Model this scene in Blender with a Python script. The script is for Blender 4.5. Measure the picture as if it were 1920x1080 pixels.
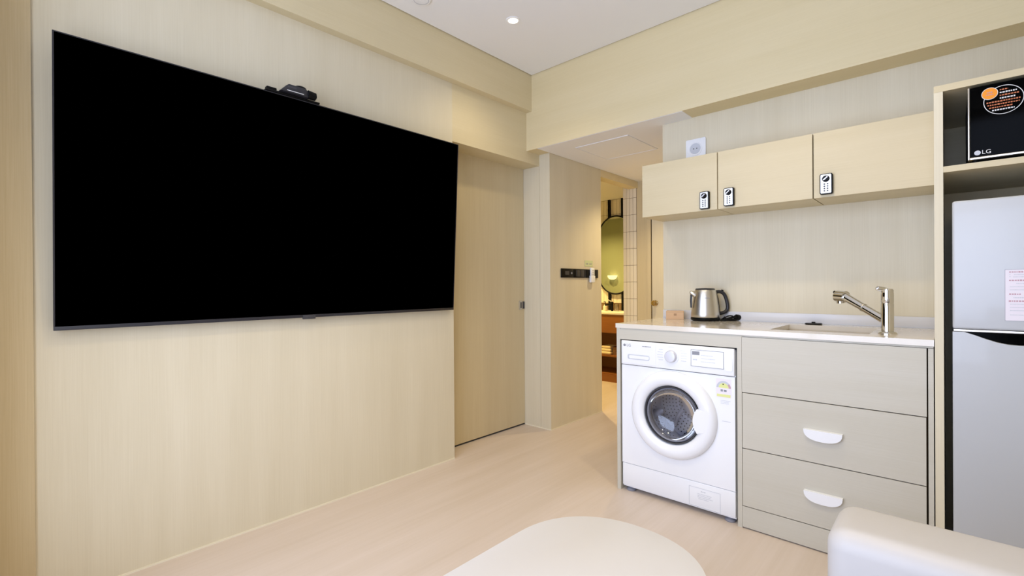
import bpy, bmesh, math, random
from mathutils import Vector, Matrix, Quaternion
R_ = random.Random(7)
for o in list(bpy.data.objects): bpy.data.objects.remove(o, do_unlink=True)
SC = bpy.context.scene
COL = SC.collection
PI = math.pi

# ------------------------------------------------------------------ camera
cam_d = bpy.data.cameras.new('camera'); cam = bpy.data.objects.new('camera', cam_d); COL.objects.link(cam)
SC.camera = cam
FPX = 893.5245
cam_d.sensor_fit = 'HORIZONTAL'; cam_d.sensor_width = 36.0
cam_d.lens = FPX/1920*36.0
cam_d.clip_start = 0.02
yaw, pitch, roll = 0.74182, -0.00284, -0.00684
fw = Vector((-math.sin(yaw)*math.cos(pitch), math.cos(yaw)*math.cos(pitch), math.sin(pitch)))
rt = Vector((math.cos(yaw), math.sin(yaw), 0)); up = rt.cross(fw)
r2 = rt*math.cos(roll)+up*math.sin(roll); u2 = -rt*math.sin(roll)+up*math.cos(roll)
CAM = Vector((2.44492, 0.0, 1.15))
cam.matrix_world = Matrix(((r2.x, u2.x, -fw.x, CAM.x), (r2.y, u2.y, -fw.y, CAM.y), (r2.z, u2.z, -fw.z, CAM.z), (0, 0, 0, 1)))

# ------------------------------------------------------------------ view, world, lights
SC.view_settings.view_transform = 'Standard'; SC.view_settings.look = 'None'
SC.view_settings.gamma = 1.0; SC.view_settings.use_curve_mapping = False
SC.view_settings.exposure = 0.05
W = bpy.data.worlds.new('daylight'); SC.world = W; W.use_nodes = True
bg = W.node_tree.nodes['Background']; bg.inputs[0].default_value = (0.72, 0.86, 1.0, 1); bg.inputs[1].default_value = 1.2

def area(name, loc, rot, sx, sy, power, col, shape='RECTANGLE', spread=PI):
    l = bpy.data.lights.new(name, 'AREA'); l.shape = shape; l.size = sx; l.size_y = sy; l.energy = power; l.color = col; l.spread = spread
    o = bpy.data.objects.new(name, l); COL.objects.link(o); o.location = loc; o.rotation_euler = rot
    return o
# daylight entering by the big window behind the camera; warm downlights in room, hall and bathroom, plus an added bathroom fill
LG = dict(window=(60, 77, 119), room=(34, 27.5, 17.0), hall=(38, 30, 17), bath=(140, 99, 39), sky=(1.6, 1.6, 1.7))
bg.inputs[0].default_value = (*LG['sky'], 1); bg.inputs[1].default_value = 1.0
def norm(c):
    m = max(max(c), 1e-6); return m, tuple(v/m for v in c)
p_, c_ = norm(LG['window'])
area('window_daylight', (1.45, -1.5, 1.25), (PI/2, 0, 0), 3.2, 3.0, p_, c_)
def spot(name, loc, rgb, ang=2.2, blend=0.9, size=0.04):
    p, c = norm(rgb)
    l = bpy.data.lights.new(name, 'SPOT'); l.energy = p; l.color = c; l.spot_size = ang; l.spot_blend = blend; l.shadow_soft_size = size
    o = bpy.data.objects.new(name, l); COL.objects.link(o); o.location = loc
    return o
DOWN = [(0.472, 2.179), (1.25, 0.85), (1.9, 1.9), (2.2, 0.75)]
for x, y in DOWN:
    k_ = 0.5 if x < .5 else 1.15
    spot('downlight_beam', (x, y, 2.765), tuple(v*k_ for v in LG['room']))
spot('hall_beam', (0.6, 3.85, 2.19), LG['hall'], size=0.03)
spot('bathroom_beam', (-0.75, 4.55, 2.22), LG['bath'], size=0.04)
spot('bathroom_beam', (-1.65, 4.5, 2.22), tuple(v*.5 for v in LG['bath']), ang=2.7, size=0.04)  # added fill spot without a fixture, brightens what the mirror reflects

# ------------------------------------------------------------------ materials
def nmat(name):
    m = bpy.data.materials.new(name); m.use_nodes = True
    return m, m.node_tree, m.node_tree.nodes['Principled BSDF']
def lin(c):
    return tuple((v/12.92 if v <= 0.04045 else ((v+0.055)/1.055)**2.4) for v in [x/255 for x in c])
def plain(name, rgb, rough=0.5, metal=0.0, spec=0.5, coat=0.0, emis=None, est=0.0, alpha=None):
    m, nt, b = nmat(name)
    c = lin(rgb)
    n = nt.nodes.new('ShaderNodeTexNoise'); n.inputs['Scale'].default_value = 35; n.inputs['Detail'].default_value = 2
    tc = nt.nodes.new('ShaderNodeTexCoord'); nt.links.new(tc.outputs['Object'], n.inputs['Vector'])
    mr = nt.nodes.new('ShaderNodeMapRange'); nt.links.new(n.outputs['Fac'], mr.inputs['Value'])
    mr.inputs['To Min'].default_value = max(0.0, rough-0.03); mr.inputs['To Max'].default_value = min(1.0, rough+0.03)
    nt.links.new(mr.outputs[0], b.inputs['Roughness'])
    b.inputs['Base Color'].default_value = (*c, 1); b.inputs['Metallic'].default_value = metal
    b.inputs['Specular IOR Level'].default_value = spec; b.inputs['Coat Weight'].default_value = coat
    if emis: b.inputs['Emission Color'].default_value = (*emis, 1); b.inputs['Emission Strength'].default_value = est
    return m
def wood(name, ca, cb, axis='Z', rough=0.55, fine=260, bump=0.12, spec=0.35, patch=0.5, along=3.0):
    """fine straight-grained laminate; grain runs along `axis`"""
    m, nt, b = nmat(name); N = nt.nodes.new; L = nt.links.new
    tc = N('ShaderNodeTexCoord')
    def mapped(sc_across, sc_along):
        mp = N('ShaderNodeMapping'); s = [sc_across]*3; s['XYZ'.index(axis)] = sc_along
        mp.inputs['Scale'].default_value = s; L(tc.outputs['Object'], mp.inputs['Vector']); return mp
    n1 = N('ShaderNodeTexNoise'); n1.inputs['Scale'].default_value = 1; n1.inputs['Detail'].default_value = 4; n1.inputs['Roughness'].default_value = 0.65
    L(mapped(fine, along).outputs[0], n1.inputs['Vector'])
    n2 = N('ShaderNodeTexNoise'); n2.inputs['Scale'].default_value = 1; n2.inputs['Detail'].default_value = 3
    L(mapped(9, 0.7).outputs[0], n2.inputs['Vector'])
    mx = N('ShaderNodeMix'); mx.data_type = 'FLOAT'; mx.inputs[0].default_value = patch
    L(n1.outputs['Fac'], mx.inputs[2]); L(n2.outputs['Fac'], mx.inputs[3])
    cr = N('ShaderNodeValToRGB'); L(mx.outputs[0], cr.inputs[0])
    cr.color_ramp.elements[0].position = 0.34; cr.color_ramp.elements[1].position = 0.66
    cr.color_ramp.elements[0].color = (*lin(cb), 1); cr.color_ramp.elements[1].color = (*lin(ca), 1)
    L(cr.outputs[0], b.inputs['Base Color'])
    b.inputs['Roughness'].default_value = rough; b.inputs['Specular IOR Level'].default_value = spec
    bp = N('ShaderNodeBump'); bp.inputs['Strength'].default_value = bump; bp.inputs['Distance'].default_value = 0.001
    L(n1.outputs['Fac'], bp.inputs['Height']); L(bp.outputs[0], b.inputs['Normal'])
    return m
WA, WB = (221, 212, 187), (212, 202, 175)
M = dict(
    wall=wood('laminate_vertical', WA, WB, 'Z'),
    wallx=wood('laminate_along_x', (226, 211, 171), (219, 203, 160), 'X'),
    wally=wood('laminate_along_y', (221, 208, 173), (214, 200, 162), 'Y'),
    cab=wood('cabinet_laminate', (212, 199, 166), (205, 191, 155), 'X', rough=0.42),
    base=wood('base_cabinet_laminate', (201, 197, 184), (193, 188, 172), 'X', rough=0.45),
    door=wood('door_laminate', (212, 198, 164), (203, 187, 150), 'Z', rough=0.5),
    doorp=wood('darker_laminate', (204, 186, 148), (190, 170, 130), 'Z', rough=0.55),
    floor=wood('floor_vinyl', (214, 200, 188), (203, 188, 172), 'Y', rough=0.33, fine=60, bump=0.03, patch=0.6, along=1.5),
    ceil=plain('ceiling_paint', (243, 243, 243), 0.9, spec=0.1),
    gap=plain('shadow_gap_brown', (70, 55, 35), 0.9, spec=0.1),
    caulk=plain('cream_strip', (232, 224, 200), 0.6),
    white=plain('white_enamel', (238, 240, 243), 0.22, coat=0.3),
    whitem=plain('white_plastic', (236, 238, 241), 0.4),
    counter=plain('worktop_stone', (222, 215, 202), 0.12, coat=0.2),
    splash=plain('upstand', (214, 214, 216), 0.3),
    black=plain('black_plastic', (13, 13, 14), 0.4, spec=0.15),
    screen=plain('screen_black', (0, 0, 0), 0.5, spec=0.0),
    bezel=plain('bezel_charcoal', (38, 38, 44), 0.35),
    bglass=plain('black_glass', (2, 2, 2), 0.15, spec=0.03),
    steel=plain('brushed_steel', (208, 204, 196), 0.33, metal=1.0),
    chrome=plain('chrome', (225, 225, 225), 0.09, metal=1.0),
    drum=plain('drum_steel', (214, 214, 220), 0.38, metal=0.55),
    rubber=plain('grey_rubber', (132, 134, 146), 0.5),
    grey=plain('grey_print', (140, 142, 150), 0.6),
    lgrey=plain('light_grey_print', (196, 200, 208), 0.6),
    sinkm=plain('sink_beige', (206, 196, 178), 0.4),
    dgrey=plain('dark_grey', (60, 60, 64), 0.5),
    fridge=plain('fridge_enamel', (190, 193, 196), 0.3, coat=0.2),
    leather=plain('cream_leather', (190, 187, 185), 0.42, spec=0.4),
    table=plain('white_tabletop', (212, 211, 212), 0.45),
    card=plain('kraft_card', (214, 178, 140), 0.8),
    cardd=plain('brown_print', (140, 100, 66), 0.8),
    tile=plain('tile_cream', (232, 222, 202), 0.2),
    grout=plain('grout_brown', (120, 96, 66), 0.9),
    mirror=plain('mirror_silver', (214, 222, 200), 0.02, metal=1.0),
    vanity=wood('vanity_wood', (150, 96, 44), (128, 76, 32), 'X', rough=0.45),
    towel=plain('cream_towel', (232, 214, 176), 0.95, spec=0.05),
    wicker=plain('wicker', (120, 82, 44), 0.8),
    brass=plain('aged_brass', (176, 150, 100), 0.25, metal=1.0),
    orange=plain('orange_print', (240, 150, 30), 0.6),
    pinkp=plain('pink_print', (190, 150, 160), 0.7),
    label=plain('label_paper', (232, 226, 234), 0.6),
    green=plain('lime_print', (222, 226, 150), 0.6),
    red=plain('red_print', (196, 160, 168), 0.6),
    bathwall=plain('bathroom_paint', (196, 200, 176), 0.8),
    sign=plain('pale_green_card', (196, 204, 160), 0.5),
    wprint=plain('white_print', (220, 220, 220), 0.6),
    bprint=plain('copper_print', (190, 110, 70), 0.6),
    lamp=plain('lamp_glow', (255, 240, 210), 0.5, emis=(1.0, 0.82, 0.55), est=30.0),
    domel=plain('dome_glow', (255, 236, 180), 0.5, emis=(1.0, 0.85, 0.5), est=1.6),
)
# thin door glass: mostly see-through with a reflection
def glass(name, tint, refl):
    m = bpy.data.materials.new(name); m.use_nodes = True; nt = m.node_tree; nt.nodes.clear(); N = nt.nodes.new
    o = N('ShaderNodeOutputMaterial'); mx = N('ShaderNodeMixShader'); t = N('ShaderNodeBsdfTransparent'); g = N('ShaderNodeBsdfGlossy')
    t.inputs[0].default_value = (*tint, 1); g.inputs['Roughness'].default_value = 0.05
    lw = N('ShaderNodeLayerWeight'); lw.inputs[0].default_value = 0.35
    mr = N('ShaderNodeMapRange'); mr.inputs['To Min'].default_value = refl; mr.inputs['To Max'].default_value = 0.7
    nt.links.new(lw.outputs['Fresnel'], mr.inputs['Value']); nt.links.new(mr.outputs[0], mx.inputs[0])
    nt.links.new(t.outputs[0], mx.inputs[1]); nt.links.new(g.outputs[0], mx.inputs[2]); nt.links.new(mx.outputs[0], o.inputs[0])
    return m
M['dglass'] = glass('smoked_glass', (0.90, 0.90, 0.93), 0.05)
M['clear'] = glass('clear_glass', (0.95, 0.96, 0.95), 0.05)

# ------------------------------------------------------------------ mesh helpers (all in world coordinates)
class MB:
    def __init__(s): s.bm = bmesh.new()
    def box(s, x0, x1, y0, y1, z0, z1, bev=0.0, seg=2):
        t = bmesh.new()
        r = bmesh.ops.create_cube(t, size=1)
        for v in t.verts:
            v.co = Vector(((x0+x1)/2+v.co.x*(x1-x0), (y0+y1)/2+v.co.y*(y1-y0), (z0+z1)/2+v.co.z*(z1-z0)))
        if bev: bmesh.ops.bevel(t, geom=t.edges[:], offset=bev, segments=seg, profile=0.5, affect='EDGES')
        s.add(t); return s
    def add(s, t, mat=None):
        if mat is not None: bmesh.ops.transform(t, matrix=mat, verts=t.verts[:])
        me = bpy.data.meshes.new('tmp'); t.to_mesh(me); t.free(); s.bm.from_mesh(me); bpy.data.meshes.remove(me)
    def lathe(s, prof, c, axis='Z', n=40, cap=True):
        """prof: list of (radius, height) ; revolve about axis through c"""
        t = bmesh.new(); rings = []
        for r, h in prof:
            rings.append([t.verts.new((r*math.cos(2*PI*k/n), r*math.sin(2*PI*k/n), h)) for k in range(n)])
        for a, b in zip(rings, rings[1:]):
            for k in range(n): t.faces.new((a[k], a[(k+1) % n], b[(k+1) % n], b[k]))
        if cap:
            if prof[0][0] > 1e-6: t.faces.new(list(reversed(rings[0])))
            if prof[-1][0] > 1e-6: t.faces.new(rings[-1])
        bmesh.ops.remove_doubles(t, verts=t.verts[:], dist=1e-6)
        rot = {'Z': Matrix.Identity(4), 'Y': Matrix.Rotation(PI/2, 4, 'X'), 'X': Matrix.Rotation(PI/2, 4, 'Y')}[axis]
        if isinstance(axis, str): mt = Matrix.Translation(Vector(c)) @ rot
        s.add(t, mt); return s
    def rod(s, p0, p1, r0, r1=None, n=20, cap=True):
        p0, p1 = Vector(p0), Vector(p1); r1 = r0 if r1 is None else r1
        q = Vector((0, 0, 1)).rotation_difference((p1-p0).normalized()); L = (p1-p0).length
        t = bmesh.new(); a = [t.verts.new((r0*math.cos(2*PI*k/n), r0*math.sin(2*PI*k/n), 0)) for k in range(n)]
        b = [t.verts.new((r1*math.cos(2*PI*k/n), r1*math.sin(2*PI*k/n), L)) for k in range(n)]
        for k in range(n): t.faces.new((a[k], a[(k+1) % n], b[(k+1) % n], b[k]))
        if cap: t.faces.new(list(reversed(a))); t.faces.new(b)
        s.add(t, Matrix.Translation(p0) @ q.to_matrix().to_4x4()); return s
    def tube(s, pts, r, n=10, closed=False):
        P = [Vector(p) for p in pts]; m = len(P); rings = []; t = bmesh.new(); prev = None
        for i in range(m):
            if closed: d = P[(i+1) % m]-P[i-1]
            else: d = P[min(i+1, m-1)]-P[max(i-1, 0)]
            d.normalize()
            if prev is None:
                up_ = Vector((0, 0, 1)) if abs(d.z) < 0.9 else Vector((1, 0, 0)); a = d.cross(up_).normalized()
            else: a = (prev - d*prev.dot(d)).normalized()
            prev = a; b = d.cross(a)
            rr = r[i] if isinstance(r, (list, tuple)) else r
            rings.append([t.verts.new(P[i]+rr*(math.cos(2*PI*k/n)*a+math.sin(2*PI*k/n)*b)) for k in range(n)])
        rg = range(m if closed else m-1)
        for i in rg:
            A, B = rings[i], rings[(i+1) % m]
            for k in range(n): t.faces.new((A[k], A[(k+1) % n], B[(k+1) % n], B[k]))
        if not closed: t.faces.new(list(reversed(rings[0]))); t.faces.new(rings[-1])
        s.add(t); return s
    def prism(s, poly, plane, d0, d1, bev=0.0):
        """poly in 2D; plane 'XZ' (extrude Y d0..d1), 'XY' (extrude Z), 'YZ' (extrude X)"""
        f = {'XZ': lambda a, b, d: (a, d, b), 'XY': lambda a, b, d: (a, b, d), 'YZ': lambda a, b, d: (d, a, b)}[plane]
        t = bmesh.new(); A = [t.verts.new(f(a, b, d0)) for a, b in poly]; B = [t.verts.new(f(a, b, d1)) for a, b in poly]
        n = len(poly); t.faces.new(A); t.faces.new(list(reversed(B)))
        for k in range(n): t.faces.new((A[k], B[k], B[(k+1) % n], A[(k+1) % n]))
        bmesh.ops.recalc_face_normals(t, faces=t.faces[:])
        if bev:
            eds = [e for e in t.edges if len(e.link_faces) == 2 and any(len(x.verts) == n for x in e.link_faces)]
            bmesh.ops.bevel(t, geom=eds, offset=bev, segments=2, profile=0.5, affect='EDGES')
        s.add(t); return s
    def frame(s, x0, x1, z0, z1, w, y0, y1, plane='XZ'):
        """hollow rectangle"""
        for a0, a1, b0, b1 in ((x0, x1, z1-w, z1), (x0, x1, z0, z0+w), (x0, x0+w, z0+w, z1-w), (x1-w, x1, z0+w, z1-w)):
            if plane == 'XZ': s.box(a0, a1, y0, y1, b0, b1)
            elif plane == 'XY': s.box(a0, a1, b0, b1, y0, y1)
            else: s.box(y0, y1, a0, a1, b0, b1)
        return s
    def text(s, txt, size, mat, depth=0.0006):
        cu = bpy.data.curves.new('t', 'FONT'); cu.body = txt; cu.size = size; cu.extrude = depth/2; cu.align_x = 'CENTER'; cu.align_y = 'CENTER'
        cu.resolution_u = 3
        o = bpy.data.objects.new('t', cu); me = bpy.data.meshes.new_from_object(o)
        t = bmesh.new(); t.from_mesh(me); s.add(t, mat)
        bpy.data.objects.remove(o); bpy.data.curves.remove(cu); bpy.data.meshes.remove(me); return s

ORG = {}
def place(name, mb, mat, parent=None, base=None, smooth=True):
    fine = name.endswith('_print') or name in ('label_headings', 'label_text', 'label_digit', 'printed_mark')
    bm = mb.bm; bmesh.ops.recalc_face_normals(bm, faces=bm.faces[:])
    me = bpy.data.meshes.new(name)
    if parent is None:
        if base is None:
            xs = [v.co.x for v in bm.verts]; ys = [v.co.y for v in bm.verts]; zs = [v.co.z for v in bm.verts]
            base = Vector(((min(xs)+max(xs))/2, (min(ys)+max(ys))/2, min(zs)))
        org = Vector(base)
    else: org = ORG[parent.name]
    bmesh.ops.translate(bm, verts=bm.verts[:], vec=-org)
    bm.to_mesh(me); bm.free()
    if smooth:
        me.polygons.foreach_set('use_smooth', [True]*len(me.polygons))
        me.set_sharp_from_angle(angle=math.radians(32))
    me.materials.append(M[mat])
    o = bpy.data.objects.new(name, me); COL.objects.link(o)
    if parent is None: o.location = org
    else: o.parent = parent
    if fine: o['kind'] = 'stuff'
    ORG[o.name] = org
    return o
def thing(name, label, cat, loc, group=None):
    o = bpy.data.objects.new(name, None); COL.objects.link(o); o.location = loc; o.empty_display_size = 0.05
    ORG[o.name] = Vector(loc); o['label'] = label; o['category'] = cat
    if group: o['group'] = group
    return o
def tag(o, label, cat, group=None):
    o['label'] = label; o['category'] = cat
    if group: o['group'] = group
    return o
def struct(name, mb, mat, label=None, smooth=True):
    o = place(name, mb, mat, None, (0, 0, 0), smooth); o['kind'] = 'structure'
    if label: o['label'] = label
    return o
def B(*a, **k): return MB().box(*a, **k)
def circ(cx, cz, r, n=40, a0=0, a1=2*PI, full=True):
    m = n if full else n+1
    return [(cx+r*math.cos(a0+(a1-a0)*k/n), cz+r*math.sin(a0+(a1-a0)*k/n)) for k in range(m)]
def rrect(x0, x1, z0, z1, r, n=6):
    p = []
    for cx, cz, a in ((x1-r, z1-r, 0), (x0+r, z1-r, PI/2), (x0+r, z0+r, PI), (x1-r, z0+r, 1.5*PI)):
        for k in range(n+1): p.append((cx+r*math.cos(a+PI/2*k/n), cz+r*math.sin(a+PI/2*k/n)))
    return p

# ------------------------------------------------------------------ key dimensions
YK, YB, YW, YP, YH, YO = 2.3965, 2.848, 3.012, 3.0065, 3.7635, 4.468
XC, XH, XD, XS = 1.049, 0.1036, -0.1717, 1.0244
ZB, ZBEAM, ZC, ZL = 2.215, 2.512, 2.790, 2.126
DB = 0.0561; YF = 2.0874; XRW = 3.45; YBK = -0.15

# ------------------------------------------------------------------ room shell
struct('floor', B(-2.6, XRW+.1, -0.6, 5.6, -0.08, 0), 'floor', 'pale wood-look floor')
struct('ceiling', B(DB+.007, XRW, YBK, YB-.007, ZC, ZC+.08), 'ceil', 'white painted ceiling')
struct('ceiling_hall', B(XH+.004, XC+.2, YB+.004, 4.6, ZB-.002, ZB+.06), 'ceil', 'lowered white ceiling of the hallway')
struct('trim_roof', B(-.35, XRW+.15, -0.25, 3.1, ZC+.08, ZC+.12), 'gap')
struct('wall_left', B(-.165, 0, YBK, YF, 0, ZC+.08), 'wall', 'pale wood panelled wall behind the television')
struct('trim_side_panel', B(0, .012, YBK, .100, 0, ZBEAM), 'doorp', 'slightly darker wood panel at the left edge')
struct('trim_lintel', B(-.215, 0, YF, YP+.02, ZL, ZC+.08), 'wally', 'wood panel above the sliding door')
struct('trim_left_beam', B(-.05, DB, YBK, YB+.02, ZBEAM, ZC+.08), 'wally', 'boxed wood beam along the top of the left wall')
struct('trim_bulkhead', B(-.05, XRW, YB, YW+.03, ZB, ZC+.08), 'wallx', 'deep wood bulkhead above the kitchen')
struct('trim_jamb', B(-.215, -.002, YP, YP+.08, 0, ZL), 'wall', 'pale door jamb panel')
struct('wall_hall_left', B(0, XH, YP, YH, 0, ZB+.05), 'wall', 'wood wall of the hallway carrying the switches')
struct('trim_bathroom_lintel', B(0, XH, YH, YO, 2.150, ZB+.05), 'wallx')
struct('wall_kitchen', B(XC, XRW, YW, YW+.1, 0, ZC), 'wall', 'pale wood wall behind the kitchen counter')
struct('wall_hall_right', B(XC, XC+.1, YW+.1, YO, 0, ZB), 'wall')
struct('wall_right', B(XRW, XRW+.1, -.25, YW+.1, 0, ZC+.08), 'wall')
# wall behind the camera with its window
w = MB(); WX0, WX1, WZ0, WZ1 = 0.36, 2.7, 0.20, 2.60
w.box(-.165, WX0, YBK-.1, YBK, 0, ZC+.08); w.box(WX1, XRW, YBK-.1, YBK, 0, ZC+.08)
w.box(WX0, WX1, YBK-.1, YBK, 0, WZ0); w.box(WX0, WX1, YBK-.1, YBK, WZ1, ZC+.08)
struct('wall_front', w, 'wall')
wf = MB().frame(WX0, WX1, WZ0, WZ1, 0.04, YBK-.09, YBK-.03); wf.box(1.51, 1.55, YBK-.09, YBK-.03, WZ0+.04, WZ1-.04)
struct('window_1', wf, 'whitem')
# sliding door in its pocket, hallway end
d1 = struct('door_1', B(XD-.035, XD, 1.92, YP-.002, 0.012, ZL), 'door', 'sliding wooden door set back in the left wall')
place('pull_handle', B(XD-.002, XD+.004, 2.94, 2.978, .958, 1.034, bev=.001), 'steel', d1)
place('pull_recess', B(XD+.0035, XD+.0046, 2.953, 2.967, .972, 1.02), 'dgrey', d1)
place('latch_plate', B(XD-.002, XD+.006, 2.984, 3.002, .966, 1.026, bev=.001), 'dgrey', d1)
struct('wall_closet_back', B(-.30, -.22, 1.7, 3.09, 0, ZC), 'wall')
struct('trim_track', B(XD-.05, XD-.002, 1.92, YP, 0.0005, 0.006), 'dgrey')
struct('baseboard_left', B(0, .004, YBK, YF, 0, .008), 'caulk')
struct('baseboard_jamb', B(-.165, XH, YP-.004, YP, 0, .008), 'caulk')
struct('baseboard_hall', B(XH, XH+.004, YP, YH, 0, .008), 'caulk')
# hatch in the hallway ceiling
hx0, hx1, hy0, hy1 = .336, .785, 3.03, 3.495
hb = struct('trim_hatch', B(hx0, hx1, hy0, hy1, ZB-.004, ZB-.0021), 'ceil', 'square access hatch in the hallway ceiling')
place('hatch_rim', MB().frame(hx0, hx1, hy0, hy1, .006, ZB-.0065, ZB-.0041, plane='XY'), 'whitem', hb)

# hallway end wall and entrance door
struct('wall_hall_end', B(XH-.012, XC+.1, YO, YO+.1, 0, ZB+.05), 'door', 'wood wall at the end of the hallway')
d2 = struct('door_2', B(.262, 1.02, YO-.016, YO, .005, 2.1), 'wall', 'wooden door at the end of the hallway')
struct('trim_door_frame', B(.211, .252, YO-.022, YO, 0, 2.14), 'door', 'narrow frame beside the end door')
struct('trim_door_gap_shade', B(.2525, .2605, YO-.010, YO, 0, 2.12), 'gap')  # dark strip, paints the edge shadow between door and frame
struct('trim_frame_edge_shade', B(.2065, .2105, YO-.004, YO, 0, 2.14), 'gap')  # dark strip, paints the shadow line along the frame's outer edge
k = place('knob_rose', MB().lathe([(.026, 0), (.026, .006), (.02, .01), (.012, .012), (.012, .03)], (.30, YO-.016, .978), 'Y', 24), 'brass', d2)
place('door_knob', MB().lathe([(.012, .028), (.024, .036), (.027, .048), (.02, .06), (0, .063)], (.30, YO-.016, .978), 'Y', 24), 'brass', d2)
place('keyhole_plate', B(.268, .276, YO-.018, YO-.016, .95, 1.0), 'brass', d2)

# ------------------------------------------------------------------ bathroom beyond
YM = 5.42; ZBC = 2.262
struct('wall_bathroom_left', B(-2.45, -2.35, YP+.1, YM+.1, 0, 2.3), 'bathwall', 'yellowish bathroom wall')
struct('wall_bathroom_near', B(-2.35, 0, 3.66, 3.76, 0, 2.3), 'bathwall')
struct('ceiling_bathroom', B(-2.45, XH, YH, YM+.1, ZBC, ZBC+.05), 'ceil')
pil = struct('wall_bathroom_pillar', B(-.066, XH-.013, YO+.004, YM, 0, ZBC), 'grout', 'tiled pillar beside the bathroom mirror')
mw = struct('wall_bathroom_back', B(-2.35, -.05, YM, YM+.08, 0, ZBC), 'grout', 'tiled bathroom wall behind the oval mirror')
random.seed(3)
# stacked narrow tiles
def tiles(x0, x1, z0, z1, tw, th, y, parent, g=.003, xs=None):
    proto = None; zz = z1
    while zz - th > z0-.02:
        x = x1
        while x - tw > x0-.02:
            o = bpy.data.objects.new('tile', proto) if proto else None
            if o is None:
                proto = MB().box(-tw/2+g/2, tw/2-g/2, -.006, 0, -th/2+g/2, th/2-g/2, bev=.0008, seg=1)
                me = bpy.data.meshes.new('tile'); proto.bm.to_mesh(me); me.materials.append(M['tile']); proto = me
                o = bpy.data.objects.new('tile', me)
            COL.objects.link(o); o.parent = parent; o.location = (x-tw/2, y, zz-th/2)
            x -= tw
        zz -= th
tiles(-.066, .088, .60, 2.23, .0385, .1735, YO+.0045, pil)
tiles(-.99, -.55, .84, 2.26, .0475, .190, YM+.0005, mw)
# mirror
zt, zb_ = 2.045, 1.045; mx, mr_ = -.690, .243
def stadium(r, n=24):
    p = [(mx+r*math.cos(a), zt-mr_+r*math.sin(a)) for a in [PI*k/n for k in range(n+1)]]
    p += [(mx+r*math.cos(a), zb_+mr_+r*math.sin(a)) for a in [PI+PI*k/n for k in range(n+1)]]
    return p
mi = thing('oval_mirror', 'tall oval bathroom mirror with thin black frame on two black poles', 'mirror', (mx, YM-.03, .84))
place('mirror_glass', MB().prism(stadium(mr_-.006), 'XZ', YM-.046, YM-.036), 'mirror', mi)
place('frame', MB().tube([(a, YM-.044, b) for a, b in stadium(mr_-.004)], .0105, 8, True), 'black', mi)
for xx in (-.787, -.597): place('pole', B(xx-.0165, xx+.0165, YM-.034, YM-.008, .835, ZBC), 'black', mi)
# wall lamp seen in the mirror, on the near bathroom wall
lp = thing('wall_lamp', 'half-round glowing wall lamp reflected in the oval mirror', 'lamp', (-1.66, 3.76, 1.24))
hp = [(-1.66+.075*math.cos(a), 1.325+.07*math.sin(a)) for a in [PI+PI*k/20 for k in range(21)]]
place('lamp_shade', MB().prism(hp, 'XZ', 3.775, 3.84, bev=.004), 'domel', lp)
place('wall_plate', B(-1.70, -1.62, 3.76, 3.775, 1.27, 1.322), 'brass', lp)
# vanity
YV = 4.99
va = thing('vanity_unit', 'open orange-brown wooden bathroom vanity with shelves below the oval mirror', 'vanity', (-.72, 5.2, 0))
place('vanity_top', B(-1.25, -.068, YV-.01, YM-.008, .808, .836, bev=.003), 'caulk', va)
place('drawer_front', B(-1.23, -.09, YV, YV+.02, .588, .806), 'vanity', va)
for xx in (-1.25, -.088): place('side_panel', B(xx, xx+.02, YV, YM-.01, 0, .808), 'vanity', va)
place('drawer_box', B(-1.23, -.09, YV+.02, YM-.03, .588, .60), 'vanity', va)
place('back_panel', B(-1.23, -.09, YM-.03, YM-.012, .0, .8), 'vanity', va)
place('shelf', B(-1.23, -.09, YV+.01, YM-.03, .301, .320), 'vanity', va)
place('shelf', B(-1.23, -.09, YV+.01, YM-.03, .085, .10), 'vanity', va)
place('plinth', B(-1.23, -.09, YV, YV+.02, .0, .085), 'vanity', va)
# towels, basket
for i in range(3):
    z = .3205+.035*i
    t = place('towel', MB().box(-.70+.004*i, -.555-.004*i, 5.02+.006*i, 5.2, z, z+.034, bev=.013, seg=3), 'towel')
    tag(t, ['lowest folded cream towel of the stack on the vanity shelf', 'middle folded cream towel of the stack on the vanity shelf', 'top folded cream towel of the stack on the vanity shelf'][i], 'towel', 'folded towels on the vanity shelf')
bk = thing('wicker_basket', 'brown wicker basket beside the towels on the vanity shelf', 'basket', (-.46, 5.13, .3205))
m_ = MB()
for i in range(7):
    z = .326+.014*i
    m_.tube([(a, b, z) for a, b in rrect(-.545+.003*i*0, -.38, 5.05, 5.22, .02, 4)], .0078, 6, True)
place('basket_weave', m_, 'wicker', bk)
place('basket_base', B(-.54, -.385, 5.055, 5.215, .3206, .3266), 'wicker', bk)
# items on vanity
fa = thing('basin_tap', 'small dark tap on the bathroom vanity below the mirror', 'tap', (-.665, 5.25, .836))
place('body', MB().rod((-.665, 5.25, .836), (-.665, 5.25, .95), .015), 'black', fa)
place('spout', MB().rod((-.665, 5.25, .925), (-.69, 5.13, .915), .010), 'black', fa)
place('lever', MB().rod((-.665, 5.25, .95), (-.72, 5.25, .975), .007), 'chrome', fa)
so = thing('soap_bottle', 'small pale soap bottle left of the dark bathroom tap', 'bottle', (-.735, 5.2, .836))
place('bottle_body', MB().lathe([(.024, 0), (.026, .004), (.026, .06), (.012, .075), (.012, .085)], (-.735, 5.2, .836), 'Z', 20), 'tile', so)
place('pump', MB().rod((-.735, 5.2, .92), (-.735, 5.2, .95), .005).box(-.755, -.73, 5.194, 5.206, .948, .956), 'black', so)
gl = place('tumbler', MB().lathe([(.026, 0), (.03, .09), (.027, .09), (.024, .004), (0, .004)], (-.585, 5.22, .836), 'Z', 20), 'clear')
tag(gl, 'clear drinking glass right of the dark bathroom tap', 'glass')

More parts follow.
